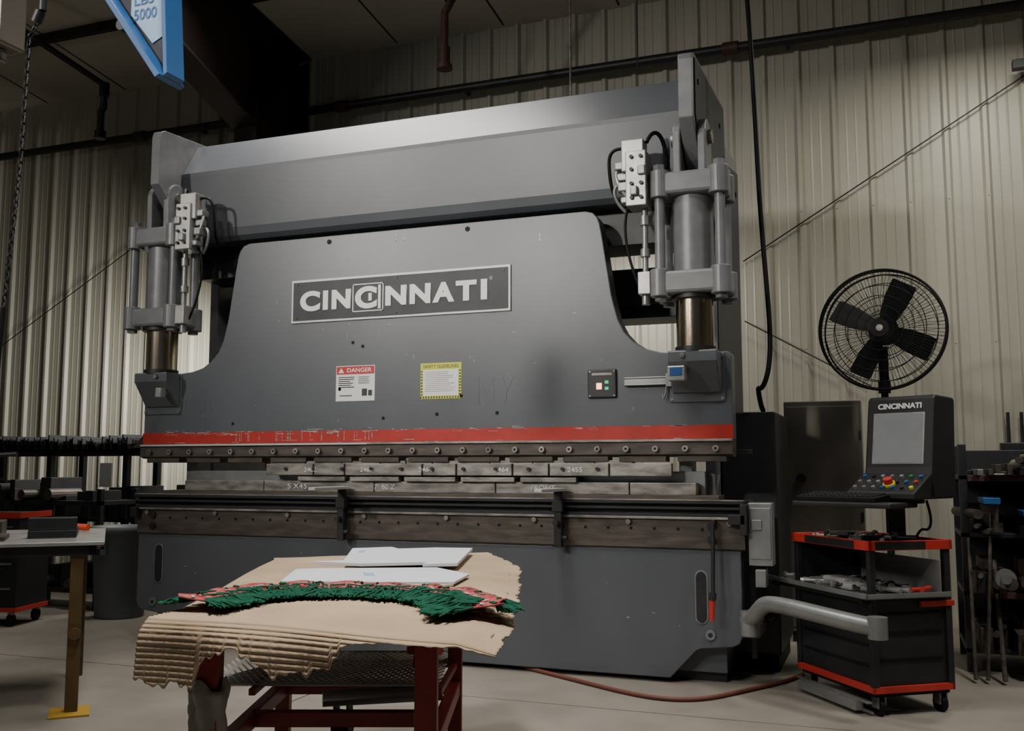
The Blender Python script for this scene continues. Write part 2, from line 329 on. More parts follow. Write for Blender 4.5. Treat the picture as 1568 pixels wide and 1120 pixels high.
def hyd(tag,cx,s):
    y=-.04
    boxes('cyl_%s_flanges'%tag,pb,[(cx-.225,cx+.225,y-.165,y+.165,2.975,3.115),(cx-.235,cx+.235,y-.17,y+.17,2.355,2.495)],'grey_l',.02)
    bm=bmesh.new()
    for a in (-1,1):
        for b in (-1,1):
            addcyl(bm,(cx+a*.18,y+b*.12,2.96),(cx+a*.18,y+b*.12,3.13),.062,None,24); addcyl(bm,(cx+a*.185,y+b*.125,2.34),(cx+a*.185,y+b*.125,2.51),.062,None,24)
    ob=fin('cyl_%s_corner_lugs'%tag,bm,'grey_l',pb,.006)
    cyls('cyl_%s_barrel'%tag,pb,[((cx,y,2.49),(cx,y,2.99),.125)],'grey_l',48)
    cyls('cyl_%s_gland'%tag,pb,[((cx,y,2.33),(cx,y,2.36),.145)],'dark',40)
    tr=[(cx+a*.185,y+b*.12) for a in (-1,1) for b in (-1,1)]
    cyls('cyl_%s_tierods'%tag,pb,[((a,b,2.49),(a,b,2.99),.032) for a,b in tr],'grey_l',20)
    cyls('cyl_%s_nuts'%tag,pb,[((a,b,3.12),(a,b,3.17),.038) for a,b in tr[:4]]+[((a,b,2.355),(a,b,2.315),.038) for a,b in tr[:4]],'grey_l',6,False)
    cyls('cyl_%s_rod'%tag,pb,[((cx,y,2.03),(cx,y,2.34),.115)],'chrome',48)
    cyls('cyl_%s_rod_seat'%tag,pb,[((cx,y,2.0),(cx,y,2.035),.125)],'dark',40)
    for k,o in (('a',-.10),('b',.055)):
        pts=[(y-.11,3.11),(y-.115,3.33)]
        for a in range(170,9,-20): pts.append((y+.115*math.cos(math.radians(a)),3.36+.115*math.sin(math.radians(a))))
        pts+=[(y+.115,3.33),(y+.13,3.11)]
        prism('cyl_%s_clevis_%s'%(tag,k),pb,pts,'x',cx+o,cx+o+.05,'grey_l',.01)
    cyls('cyl_%s_pin'%tag,pb,[((cx-.125,y,3.36),(cx+.13,y,3.36),.045)],'steel',24)
    prism('cyl_%s_corbel'%tag,pb,[(0,2.008),(-.16,2.008),(-.16,1.94),(-.03,1.76),(0,1.75)],'x',cx-.15,cx+.15,'grey',.01)
    boxes('cyl_%s_ear_plate'%tag,pb,[(cx-.17,cx+.17,-.012,0,1.70,2.0)],'grey',.004)
    cyls('cyl_%s_ear_bolts'%tag,pb,[((cx+a*.155,-.012,z),(cx+a*.155,-.02,z),.010) for a in (-1,1) for z in (1.72,1.98)],'steel',8,False)
    cyls('cyl_%s_corbel_nut'%tag,pb,[((cx+.06*s,-.16,1.975),(cx+.06*s,-.18,1.975),.016)],'steel',6,False)
    def bx(a,b,y0,y1,z0,z1): 
        x0,x1=cx+s*a,cx+s*b; return (min(x0,x1),max(x0,x1),y0,y1,z0,z1)
    boxes('cyl_%s_manifold'%tag,pb,[bx(.25,.38,-.24,-.08,2.91,3.26),bx(.27,.41,-.22,-.10,3.14,3.34),bx(.24,.32,-.2,-.1,2.36,2.50)],'steel_l',.006)
    boxes('cyl_%s_valves'%tag,pb,[bx(.37,.44,-.2,-.12,3.02,3.08),bx(.37,.46,-.2,-.12,3.16,3.21),bx(.30,.345,-.27,-.24,2.97,3.03),bx(.36,.42,-.21,-.13,2.94,2.98),bx(.38,.45,-.19,-.13,3.09,3.14),bx(.25,.30,-.26,-.24,3.1,3.16)],'galv',.008)
    bo=[]
    for z in (2.96,3.05,3.14,3.22): bo.append(((cx+s*.28,-.24,z),(cx+s*.28,-.255,z),.012)); bo.append(((cx+s*.34,-.24,z),(cx+s*.34,-.255,z),.012))
    cyls('cyl_%s_manifold_bolts'%tag,pb,bo,'dark',8,False)
    cyls('cyl_%s_line'%tag,pb,[((cx+s*.28,-.15,2.49),(cx+s*.28,-.15,2.94),.018),((cx+s*.28,-.15,2.6),(cx+s*.28,-.15,2.65),.03),((cx+s*.28,-.15,2.8),(cx+s*.28,-.15,2.86),.03),((cx+s*.2,-.15,2.43),(cx+s*.26,-.15,2.43),.03),((cx+s*.28,-.15,2.30),(cx+s*.28,-.15,2.36),.025)],'galv',14)
    tube('cyl_%s_hose_a'%tag,pb,[(cx+s*.37,-.16,3.3),(cx+s*.50,-.16,3.33),(cx+s*.52,-.14,3.22),(cx+s*.5,-.1,3.0),(cx+s*.46,0,2.99)],.011,'black')
    tube('cyl_%s_hose_b'%tag,pb,[(cx+s*.40,-.16,3.18),(cx+s*.50,-.18,3.2),(cx+s*.44,-.2,3.02),(cx+s*.36,-.16,2.97)],.013,'steel_l')
    tube('cyl_%s_hose_e'%tag,pb,[(cx+s*.40,-.14,3.08),(cx+s*.52,-.15,3.1),(cx+s*.48,-.14,2.96),(cx+s*.40,-.1,2.9)],.011,'galv')
    tube('cyl_%s_hose_c'%tag,pb,[(cx+s*.26,-.16,3.33),(cx+s*.22,-.1,3.48),(cx+s*.15,0,3.42),(cx+s*.18,.05,3.1)],.013,'black')
    tube('cyl_%s_hose_d'%tag,pb,[(cx+s*.38,-.14,2.95),(cx+s*.43,-.12,2.85),(cx+s*.40,-.12,2.6),(cx+s*.33,-.13,2.42),(cx+s*.28,-.14,2.34)],.009,'black')
hyd('left',-5.14,1); hyd('right',-1.07,-1)

box('nameplate_frame',pb,(-4.01,-2.30,-.012,0,2.34,2.655),'ltgrey',.003)
box('nameplate_field',pb,(-3.993,-2.317,-.016,-.01,2.357,2.638),'plate',.001)
def PX(p): return -3.93+(p-465)*.00514
LZ0,LZ1=2.425,2.565
for i,(ch,a,b) in enumerate([('C',465,497),('I',502,510),('N',516,546),('N',600,632),('N',637,668),('A',671,703),('T',705,735),('I',741,750)]):
    if ch=='I': box('letter_%d'%i,pb,(PX(a),PX(b),-.022,-.015,LZ0,LZ1),'white',0)
    else: text('letter_%d'%i,pb,ch,PX(a),PX(b),LZ0-(.004 if ch=='C' else 0),LZ1+(.004 if ch=='C' else 0),-.016,'white',.05,.006)
a,b=PX(549),PX(597)
boxes('logo_box',pb,[(a,b,-.021,-.015,2.395,2.402),(a,b,-.021,-.015,2.588,2.595),(a,a+.007,-.021,-.015,2.395,2.595),(b-.007,b,-.021,-.015,2.395,2.595)],'white',0)
text('logo_c',pb,'C',PX(553),PX(587),LZ0-.01,LZ1+.01,-.016,'white',.045,.006)
box('logo_i',pb,(PX(574),PX(579),-.022,-.015,2.47,2.525),'white',0)
box('logo_i2',pb,(PX(589),PX(593),-.022,-.015,2.41,2.58),'white',0)
text('registered',pb,'O',PX(753),PX(757),2.56,2.58,-.016,'white',0,.003)
cyls('nameplate_rivets',pb,[((x,-.016,z),(x,-.02,z),.009) for x in (-3.96,-2.35,-3.155) for z in (2.375,2.62)],'dark',10,False)
box('danger_label',pb,(-3.63,-3.32,-.003,0,1.765,2.015),'white',0)
box('danger_label_header',pb,(-3.625,-3.325,-.0045,-.003,1.955,2.01),'labelred',0)
text('danger_word',pb,'DANGER',-3.54,-3.345,1.968,1.998,-.0045,'white',.01,.001)
bm=bmesh.new()
vs=[bm.verts.new(p) for p in [(-3.61,-.0055,1.965),(-3.565,-.0055,1.965),(-3.5875,-.0055,2.0)]]; bm.faces.new(vs); fin('danger_triangle',bm,'white',pb)
boxes('danger_label_lines',pb,[(-3.61,-3.48-random.uniform(0,.04),-.0042,-.003,1.93-i*.014,1.936-i*.014) for i in range(6)]+[(-3.45,-3.34-random.uniform(0,.03),-.0042,-.003,1.93-i*.014,1.934-i*.014) for i in range(4)]+[(-3.42,-3.38,-.0042,-.003,1.80,1.85),(-3.37,-3.34,-.0042,-.003,1.80,1.84),(-3.6,-3.5,-.0042,-.003,1.80,1.806)],'dark',0)
box('safety_label',pb,(-2.965,-2.66,-.003,0,1.765,2.01),'yellow',0)
box('safety_label_field',pb,(-2.945,-2.68,-.0045,-.003,1.785,1.965),'white',0)
text('safety_word',pb,'SAFETY GUIDELINES',-2.945,-2.68,1.975,1.998,-.003,'dark',.005,.001)
boxes('safety_label_lines',pb,[(-2.93,-2.72+random.uniform(-.04,.02),-.0055,-.0045,1.945-i*.013,1.949-i*.013) for i in range(11)],'steel',0)
boxes('safety_hatch',pb,[(-2.965+i*.02,-2.957+i*.02,-.0042,-.003,1.768,1.782) for i in range(15)]+[(-2.963,-2.948,-.0042,-.003,1.79+i*.02,1.798+i*.02) for i in range(9)]+[(-2.678,-2.663,-.0042,-.003,1.79+i*.02,1.798+i*.02) for i in range(9)],'dark',0)
box('ram_control_box',pb,(-1.77,-1.58,-.018,0,1.74,1.925),'dark',.008)
box('ram_control_orange',pb,(-1.71,-1.675,-.026,-.018,1.795,1.835),'lampo',.003)
boxes('ram_control_green',pb,[(-1.655,-1.63,-.024,-.018,1.83,1.85),(-1.655,-1.63,-.024,-.018,1.79,1.81)],'lampg',.003)
box('ram_control_text',pb,(-1.74,-1.61,-.0195,-.018,1.885,1.9),'steel',0)
cyls('ram_control_screws',pb,[((x,-.018,z),(x,-.021,z),.006) for x in (-1.755,-1.595) for z in (1.755,1.91)],'steel',8,False)
boxes('holder_rail',pb,[(-1.525,-1.23,-.03,0,1.82,1.85),(-1.525,-1.23,-.035,-.03,1.856,1.864),(-1.525,-1.23,-.035,0,1.812,1.82),(-1.26,-1.225,-.04,0,1.80,1.88)],'galv',.002)
box('sensor_unit',pb,(-1.215,-1.11,-.20,-.12,1.82,1.91),'steel_l',.006)
box('sensor_display',pb,(-1.20,-1.125,-.204,-.20,1.85,1.90),'blue',.002)
box('sensor_bracket',pb,(-1.18,-1.14,-.13,0,1.85,1.87),'galv',.002)
boxes('sensor_unit_l',pb,[(-5.07,-5.02,-.18,-.12,1.82,1.89),(-5.06,-5.03,-.13,0,1.85,1.87)],'steel_l',.004)
tube('ram_small_hook',pb,[(-1.26,-.02,1.80),(-1.26,-.03,1.75),(-1.28,-.03,1.72)],.005,'steel')
for i,(pts) in enumerate([[(-4.93,1.72),(-4.93,1.80),(-4.83,1.80),(-4.83,1.73),(-4.75,1.72),(-4.76,1.81),(-4.70,1.80),(-4.70,1.73)],[(-2.53,1.72),(-2.53,1.90),(-2.47,1.78),(-2.42,1.90),(-2.42,1.73)],[(-2.36,1.90),(-2.33,1.80),(-2.28,1.90),(-2.33,1.80),(-2.34,1.72)]]):
    tube('scribble_%d'%i,pb,[(x,-.0005,z) for x,z in pts],.0012,'scrib',False)
boxes('end_junction_box',pb,[(-.78,-.64,-.03,.10,.72,1.09)],'galv',.006)
boxes('end_junction_lid',pb,[(-.77,-.65,-.036,-.03,.76,1.06),(-.76,-.70,-.045,-.036,.93,.99),(-.74,-.68,-.07,0.05,.60,.70)],'galv',.004)
boxes('side_power_cabinet',pb,[(-1.01,-.66,.5,1.35,.12,1.66)],'dark',.008)
boxes('side_power_base',pb,[(-.98,-.68,.55,1.3,0,.12)],'black',.004)
boxes('side_guard_frame',pb,[(-.80,-.77,.15,.18,.15,1.1),(-1.0,-.77,.15,.18,1.38,1.41)],'dark',.003)
tube('side_cable_bundle',pb,[(-.72,.1,.75),(-.70,.15,.5),(-.76,.3,.3),(-.70,.45,.35)],.014,'black')
tube('swing_arm_tube',pb,[(-.80,-.05,.40),(-.74,-.12,.44),(-.70,-.18,.52),(-.62,-.24,.535),(-.40,-.42,.52),(-.20,-.57,.50),(-.07,-.64,.49)],.047,'galv')
cyls('swing_arm_joint',pb,[((-.78,-.06,.32),(-.78,-.06,.46),.055),((-.07,-.64,.435),(-.07,-.64,.545),.05)],'galv')
boxes('swing_arm_mount',pb,[(-.84,-.74,-.04,.10,.30,.44),(-.86,-.74,.08,.5,.28,.36)],'grey',.01)

# ---------------------------------------------------------------- console cart
CL=(-.10,-.46,0); CR_=math.radians(36)
ct=empty('control_console_cart',CL,CR_)
Wc,Dc=.50,.74; TZ=.86
boxes('cart_body',ct,[(.02,Wc-.02,.02,Dc-.02,.15,.60)],'dark',.006)
boxes('cart_bottom_trim',ct,[(0,Wc,0,.02,.12,.155),(0,.02,0,Dc,.12,.155),(0,Wc,Dc-.02,Dc,.12,.155),(Wc-.02,Wc,0,Dc,.12,.155)],'redlite',.003)
boxes('cart_base',ct,[(.02,Wc-.02,.02,Dc-.02,.10,.15)],'black',.003)
boxes('cart_posts',ct,[(x,x+.035,y,y+.035,.15,TZ+.03) for x in (0,Wc-.035) for y in (0,Dc-.035)],'dark',.003)
boxes('cart_inner_back',ct,[(.02,Wc-.02,Dc-.03,Dc-.02,.6,TZ)],'dark',.002)
boxes('cart_top_tray',ct,[(0.01,Wc-.01,.01,Dc-.01,TZ,TZ+.01)],'dark',.002)
boxes('cart_top_trim',ct,[(-.01,Wc+.01,-.01,.012,TZ,TZ+.05),(-.01,.012,-.01,Dc+.01,TZ,TZ+.05),(-.01,Wc+.01,Dc-.012,Dc+.01,TZ,TZ+.05),(Wc-.012,Wc+.01,-.01,Dc+.01,TZ,TZ+.05)],'redlite',.003)
boxes('cart_top_trim_black',ct,[(.03,.34,-.013,-.01,TZ+.005,TZ+.045),(-.013,-.01,.12,.60,TZ+.005,TZ+.045)],'dark',0)
boxes('cart_shelf_trim',ct,[(0.3,Wc+.01,-.01,.01,.56,.59),(Wc-.01,Wc+.01,0,Dc,.56,.59)],'redlite',.003)
boxes('cart_drawer_lines',ct,[(.06,Wc-.06,.012,.02,z,z+.012) for z in (.28,.42,.52)]+[(.012,.02,.06,Dc-.06,z,z+.008) for z in (.25,.36,.47)],'black',.001)
for i,(x,y) in enumerate([(.06,.05),(Wc-.06,.05),(.06,Dc-.05),(Wc-.06,Dc-.05)]):
    cyls('caster_wheel_%d'%i,ct,[((x-.015,y,.045),(x+.015,y,.045),.045)],'black',20)
    boxes('caster_fork_%d'%i,ct,[(x-.025,x-.017,y-.03,y+.03,.04,.10),(x+.017,x+.025,y-.03,y+.03,.04,.10)],'steel',.002)
boxes('cart_low_step',ct,[(-.05,.0,.10,.66,.02,.07),(-.03,.0,.02,.70,.07,.08)],'galv',.002)
def tools(name,par,n,x0,x1,y0,y1,z,m):
    bm=bmesh.new()
    for i in range(n):
        x=random.uniform(x0,x1); y=random.uniform(y0,y1); a=random.uniform(0,3.1); l=random.uniform(.06,.15); r=random.uniform(.006,.013)
        dx,dy=math.cos(a)*l/2,math.sin(a)*l/2; addcyl(bm,(x-dx,y-dy,z+r),(x+dx,y+dy,z+r),r,None,8)
        addcyl(bm,(x+dx,y+dy,z+r),(x+dx*1.3,y+dy*1.3,z+r),r*1.7,r*1.5,8)
    fin(name,bm,m,par)
tools('tray_tools',ct,26,.08,Wc-.1,.08,Dc-.12,TZ+.035,'steel')
tools('tray_tools_dark',ct,14,.08,Wc-.1,.08,Dc-.12,TZ+.045,'dark')
boxes('tool_tray',ct,[(-.06,.46,-.05,.98,.612,.62),(-.06,.46,-.05,-.04,.612,.64),(-.06,-.05,-.05,.98,.612,.64)],'galv',.002)
boxes('tool_tray_supports',ct,[(-.04,.03,.02,.06,.58,.612),(-.04,.44,.90,.94,.58,.612),(-.04,-.01,.02,.94,.59,.612)],'dark',.002)
boxes('tool_tray_backplate',ct,[(.435,.44,.0,.95,.62,.80)],'steel_l',.002)
tools('tray_hand_tools',ct,44,-.01,.38,.02,.88,.634,'steel_l')
tools('tray_hand_tools_dark',ct,18,.0,.38,.02,.88,.640,'dark')
boxes('tray_white_rag',ct,[(.04,.24,.24,.44,.622,.66),(.08,.20,.36,.58,.64,.675)],'rag',.015)
cyls('tray_red_handle',ct,[((.30,-.02,.65),(.40,.05,.65),.014),((.25,.0,.65),(.33,.01,.65),.012)],'redlite',10)
hd=empty('console_head'); hd.parent=ct
hd.matrix_parent_inverse=(Matrix.Translation(CL)@Matrix.Rotation(CR_,4,'Z')).inverted()
hd.location=(.045,-.20,0); hd.rotation_euler=(0,0,math.radians(-30))
cyls('console_post',hd,[((-.04,.07,TZ),(-.04,.07,1.14),.045)],'dark')
boxes('console_post_plate',hd,[(-.15,.07,-.04,.18,1.10,1.125)],'dark',.004)
prism('console_body',hd,[(-.02,1.13),(.03,1.30),(.085,1.68),(.10,1.70),(.30,1.69),(.31,1.67),(.28,1.15),(.26,1.13)],'x',-.20,.20,'dark',.012)
prism('console_keypad',hd,[(-.17,1.13),(-.17,1.165),(.02,1.27),(.06,1.13)],'x',-.20,.20,'dark',.008)
def onslope(p0,p1,t): return (p0[0]+(p1[0]-p0[0])*t,p0[1]+(p1[1]-p0[1])*t)
def quad(name,par,x0,x1,t0,t1,p0,p1,off,m):
    a=onslope(p0,p1,t0); b=onslope(p0,p1,t1); d=Vector((p1[0]-p0[0],p1[1]-p0[1])).normalized(); nrm=(-d.y*off,d.x*off)
    bm=bmesh.new(); v=[bm.verts.new(q) for q in [(x0,a[0]+nrm[0],a[1]+nrm[1]),(x1,a[0]+nrm[0],a[1]+nrm[1]),(x1,b[0]+nrm[0],b[1]+nrm[1]),(x0,b[0]+nrm[0],b[1]+nrm[1]),(x0,a[0],a[1]),(x1,a[0],a[1]),(x1,b[0],b[1]),(x0,b[0],b[1])]]
    for f in [(0,1,2,3),(4,5,6,7),(0,1,5,4),(1,2,6,5),(2,3,7,6),(3,0,4,7)]: bm.faces.new([v[i] for i in f])
    return fin(name,bm,m,par)
S0,S1=(.03,1.30),(.085,1.68)
quad('screen_bezel',hd,-.155,.150,.05,.80,S0,S1,.004,'steel_l')
quad('screen',hd,-.146,.141,.07,.78,S0,S1,.006,'screen')
tx=text('console_logo',hd,'CINCINNATI',-.13,.13,0,.032,0,'white',.04,.001)
for v_ in tx.data.vertices:
    z=v_.co.z; y0=v_.co.y; p=onslope(S0,S1,.86+z/.384); v_.co.z=p[1]; v_.co.y=p[0]-.004+y0
K0,K1=(-.17,1.165),(.02,1.27)
k=0
for i in range(7):
    for j in range(3):
        t=.2+j*.28; p=onslope(K0,K1,t); x=-.165+i*.055
        c=random.choice(['steel_l','redlite','galv','btng','steel_l','blue','galv','yellow','dark'])
        cyls('console_button_%d'%k,hd,[((x,p[0],p[1]),(x,p[0]-.006,p[1]+.012),.011)],c,12,False); k+=1
cyls('console_estop',hd,[((.02,-.10,1.205),(.02,-.118,1.24),.024)],'redlite',20,False)
cyls('console_palm_ring',hd,[((.02,-.095,1.20),(.02,-.103,1.215),.034)],'yellow',20,False)
boxes('keyboard_tray',hd,[(-.44,.16,-.34,-.06,1.085,1.115)],'dark',.01)
bm=bmesh.new(); addbox(bm,-.42,.06,-.32,-.12,1.115,1.14)
for v_ in bm.verts:
    if v_.co.z>1.12 and v_.co.y>-.2: v_.co.z+=.02
fin('keyboard_body',bm,'black',hd,.004)
boxes('keyboard_keys',hd,[(-.405+i*.028,-.383+i*.028,-.305+j*.036,-.277+j*.036,1.140+j*.004,1.149+j*.004) for i in range(16) for j in range(5)],'dark',.001)
tube('console_cable',hd,[(.12,.1,1.12),(.16,.1,1.0),(.10,.12,.93),(.05,.16,.98),(.02,.14,.89)],.007,'black')

# ---------------------------------------------------------------- fan
fan=empty('pedestal_fan',(.01,1.02,2.23)); fr_=math.radians(-8)
R0=.405
def circ(r,y,n=64): return [(r*math.cos(2*math.pi*i/n),y,r*math.sin(2*math.pi*i/n)) for i in range(n)]
h=empty('fan_head',(0,0,0),fr_); h.parent=fan
tube('guard_rim_front',h,circ(R0,-.06),.007,'black',False,True)
tube('guard_rim_mid',h,circ(R0+.002,.0),.009,'black',False,True)
tube('guard_rim_rear',h,circ(R0-.01,.09),.006,'black',False,True)
for k,(r,y) in enumerate(((.36,-.09),(.29,-.108),(.22,-.118),(.15,-.124),(.09,-.128))): tube('guard_ring_%d'%k,h,circ(r,y),.0028,'black',False,True)
for k,(r,y) in enumerate(((.34,.12),(.25,.138),(.16,.15))): tube('guard_back_ring_%d'%k,h,circ(r,y),.0028,'black',False,True)
bm=bmesh.new()
def wire(bm,pts,r):
    for a,b in zip(pts[:-1],pts[1:]): addcyl(bm,a,b,r,None,5,False)
N=96
for i in range(N):
    a=2*math.pi*i/N; c,s=math.cos(a),math.sin(a)
    wire(bm,[(.06*c,-.128,.06*s),(.22*c,-.118,.22*s),(.32*c,-.10,.32*s),(.385*c,-.08,.385*s),(R0*c,-.055,R0*s)],.0016)
for i in range(48):
    a=2*math.pi*i/48; c,s=math.cos(a),math.sin(a)
    wire(bm,[(.08*c,.155,.08*s),(.30*c,.13,.30*s),(.38*c,.11,.38*s),(R0*c,.0,R0*s)],.0016)
fin('guard_wires',bm,'black',h)
cyls('fan_hub',h,[((0,-.132,0),(0,-.12,0),.06),((0,-.12,0),(0,-.0,0),.05),((0,.06,0),(0,.24,0),.10,.08)],'black',24)
cyls('fan_badge',h,[((0,-.134,0),(0,-.132,0),.022)],'steel',20)
bm=bmesh.new()
for k in range(4):
    a0=math.radians(63+90*k); c,s=math.cos(a0),math.sin(a0)
    def tr(u,w,y): return (u*c-w*s,y,u*s+w*c)
    rows=[(.05,.04),(.12,.06),(.20,.075),(.31,.08),(.345,.075)]
    prev=None
    for u,w in rows:
        va=bm.verts.new(tr(u,w,-.045)); vb=bm.verts.new(tr(u,0,-.01)); vc=bm.verts.new(tr(u,-w,.02))
        if prev: bm.faces.new([prev[0],va,vb,prev[1]]); bm.faces.new([prev[1],vb,vc,prev[2]])
        prev=(va,vb,vc)
ob=fin('fan_blades',bm,'black',h); sm=ob.modifiers.new('s','SOLIDIFY'); sm.thickness=.004
cyls('fan_pole',fan,[((0,.16,-.38),(0,.16,-2.19),.024),((0,.16,-.1),(0,.16,-.4),.032)],'black')
boxes('fan_yoke',fan,[(-.04,.04,.12,.2,-.42,-.34)],'black',.004)
cyls('fan_base',fan,[((0,.16,-2.23),(0,.16,-2.18),.24,.22)],'black',32)

ec=empty('electrical_cabinet')
box('cabinet_body',ec,(-.72,-.16,1.72,2.1,.08,1.80),'cab',.006)
box('cabinet_door',ec,(-.705,-.175,1.705,1.72,.12,1.76),'cab',.004)
boxes('cabinet_feet',ec,[(-.70,-.64,1.75,2.05,0,.08),(-.24,-.18,1.75,2.05,0,.08)],'dark',0)
cyls('cabinet_knob',ec,[((-.60,1.705,1.22),(-.60,1.65,1.22),.035)],'dark')
boxes('cabinet_hinges',ec,[(-.185,-.165,1.695,1.707,z,z+.07) for z in (.3,.9,1.5)],'dark',.002)
hc=empty('hanging_power_cable')
tube('cable',hc,[(-.84,.42,6.1),(-.79,.42,5.0),(-.73,.42,4.0),(-.72,.42,3.0),(-.66,.42,2.2),(-.68,.42,1.9),(-.74,.42,1.78),(-.76,.42,1.84),(-.75,.5,1.70),(-.74,.55,1.67)],.016,'black')
hd2=empty('hanging_lifting_chain')
cyls('chain',hd2,[((-2.25,1.2,3.95),(-2.25,1.2,cz(1.2)-.02),.008)],'steel',8)
cyls('chain_hook',hd2,[((-2.25,1.2,3.95),(-2.25,1.2,3.86),.02)],'steel',8)
cyls('chain_b',hd2,[((-1.7,1.2,4.4),(-1.7,1.2,cz(1.2)-.02),.005)],'dark',8)

# ---------------------------------------------------------------- right rack of metal stock
rk=empty('metal_stock_rack')
X0,X1,Y0,Y1=.44,2.1,1.0,1.7
boxes('rack_posts',rk,[(x,x+.05,y,y+.05,0,1.45) for x in (X0,1.2,X1-.05) for y in (Y0,Y1-.05)],'dark',.003)
boxes('rack_shelves',rk,[(X0,X1,Y0,Y1,z,z+.03) for z in (.12,.48,.85,1.22)],'dark',.003)
boxes('rack_back_panel',rk,[(X0,X1,Y1-.02,Y1,.1,1.42)],'dark',.003)
boxes('rack_red_beams',rk,[(X0+.05,X1-.05,Y0-.012,Y0,z-.01,z+.03) for z in (.48,1.22)],'brown',.002)
for nm,m_,cnt in (('rack_stock_dark','steel_b',26),('rack_stock_black','dark',14),('rack_stock_brown','brown',7),('rack_stock_light','galv',7)):
    bm=bmesh.new()
    for z in (.15,.51,.88,1.25):
        for i in range(cnt):
            x=random.uniform(X0+.03,X1-.3); y=random.uniform(Y0-.22,Y0+.25); l=random.uniform(.25,.5); hh=random.uniform(.02,.22 if z<1.2 else .10); w=random.uniform(.02,.10)
            if m_=='galv': hh*=.4; w*=.6; y-=.04
            addbox(bm,x,x+w,y,y+l,z+.001,z+hh)
    ob=fin(nm,bm,m_,rk,.003)
for nm,m_,cnt in (('rack_stock_pipes','steel_b',12),('rack_stock_bright_pipes','steel',3)):
    bm=bmesh.new()
    for z in (.15,.51,.88,1.25):
        for i in range(cnt):
            x=random.uniform(X0+.05,X1-.2); y=random.uniform(Y0-.30,Y0-.1); r=random.uniform(.015,.040); dz=random.uniform(0,.12)
            addcyl(bm,(x,y,z+r+dz),(x+random.uniform(-.15,.15),y+.5,z+r+dz),r,r,14)
    fin(nm,bm,m_,rk)
bm=bmesh.new()
for i in range(14):
    x=random.uniform(X0,X1-.3); r=random.uniform(.01,.025); addcyl(bm,(x,Y0-.35,.01+r),(x+random.uniform(-.1,.1),Y0-.02,random.uniform(.5,1.1)),r,None,8)
fin('rack_leaning_bars',bm,'steel_b',rk)
boxes('rack_stock_blue',rk,[(X0+.12,X0+.22,Y0-.2,Y0+.2,1.07,1.11),(X0+.34,X0+.40,Y0-.22,Y0+.2,1.0,1.03)],'blue',.004)
cyls('rack_coil_tag',rk,[((.66,.72,.62),(.66,.76,.62),.06),((.66,.70,.62),(.66,.72,.62),.03)],'galv')

# ---------------------------------------------------------------- foreground work table
wt=empty('work_table')
F=Vector((-.355,.935)); Rr=Vector((.935,.355)); FRp=Vector((-1.33,-3.27))
def tp(r,f): p=FRp+Rr*r+F*f; return (p.x,p.y)
def leg(nm,r,f,w=.03):
    bm=bmesh.new()
    q=[FRp+Rr*(r+a*w)+F*(f+b*w) for a,b in ((-1,-1),(1,-1),(1,1),(-1,1))]
    lo=[bm.verts.new((p.x,p.y,0)) for p in q]; hi=[bm.verts.new((p.x,p.y,.82)) for p in q]
    bm.faces.new(lo[::-1]); bm.faces.new(hi)
    for i in range(4): bm.faces.new([lo[i],lo[(i+1)%4],hi[(i+1)%4],hi[i]])
    fin(nm,bm,'redleg',wt,.004)
def bar(nm,a,b,za,zb,w=.022,hgt=.026,m='redleg'):
    A=Vector((*tp(*a),za)); B=Vector((*tp(*b),zb)); d=(B-A); d.normalize(); side=Vector((0,0,1)).cross(d).normalized(); up=d.cross(side)
    bm=bmesh.new(); vs=[]
    for P_ in (A,B):
        for s1,s2 in ((-1,-1),(1,-1),(1,1),(-1,1)): vs.append(bm.verts.new(P_+side*w*s1+up*hgt*s2))
    for f in [(0,1,2,3),(4,5,6,7),(0,1,5,4),(1,2,6,5),(2,3,7,6),(3,0,4,7)]: bm.faces.new([vs[i] for i in f])
    return fin(nm,bm,m,wt,.003)
leg('leg_1',0,0,.034); leg('leg_2',-.66,0,.034); leg('leg_3',.03,1.0,.028); leg('leg_4',-.66,1.0,.028)
for nm,a,b in (('apron_1',(0,0),(-.66,0)),('apron_2',(0,0),(.03,1.0)),('apron_3',(-.66,0),(-.66,1.0)),('apron_4',(.03,1.0),(-.66,1.0))):
    bar(nm,a,b,.80,.80)
bar('rail_1',(0,.0),(.03,1.0),.42,.42); bar('rail_2',(-.66,0),(-.66,1.0),.42,.42); bar('rail_3',(-.66,1.0),(.03,1.0),.42,.42); bar('rail_4',(-.66,.5),(0,.5),.42,.42)
bar('table_top',(-.33,-.03),(-.33,1.25),.842,.842,.40,.010,'steel_b')
MZ=.525
bar('shelf_rail_1',(-.66,.5),(-.66,1.0),MZ-.016,MZ-.016,.012,.012); bar('shelf_rail_2',(0,.5),(.03,1.0),MZ-.016,MZ-.016,.012,.012); bar('shelf_rail_3',(-.66,1.0),(.03,1.0),MZ-.016,MZ-.016,.012,.012)
bm=bmesh.new()
for i in range(30):
    r0=-.86+i*.86/30
    addcyl(bm,(*tp(r0,.55),MZ),(*tp(min(0,r0+.3),.55+.62*min(1,(0-r0)/.3)),MZ),.0045,None,4)
    r1=r0+.029
    addcyl(bm,(*tp(r1,.55),MZ),(*tp(max(-.86,r1-.3),.55+.62*min(1,(r1+.86)/.3)),MZ),.0045,None,4)
for j in range(2):
    addcyl(bm,(*tp(-.86,.55+j*.62),MZ),(*tp(0,.55+j*.62),MZ),.006,None,4)
fin('shelf_mesh',bm,'meshm',wt)
cyls('shelf_pipe',wt,[((*tp(-.42,.56),.475),(*tp(.0,.66),.475),.030)],'galv')
c=tp(-.08,.8)
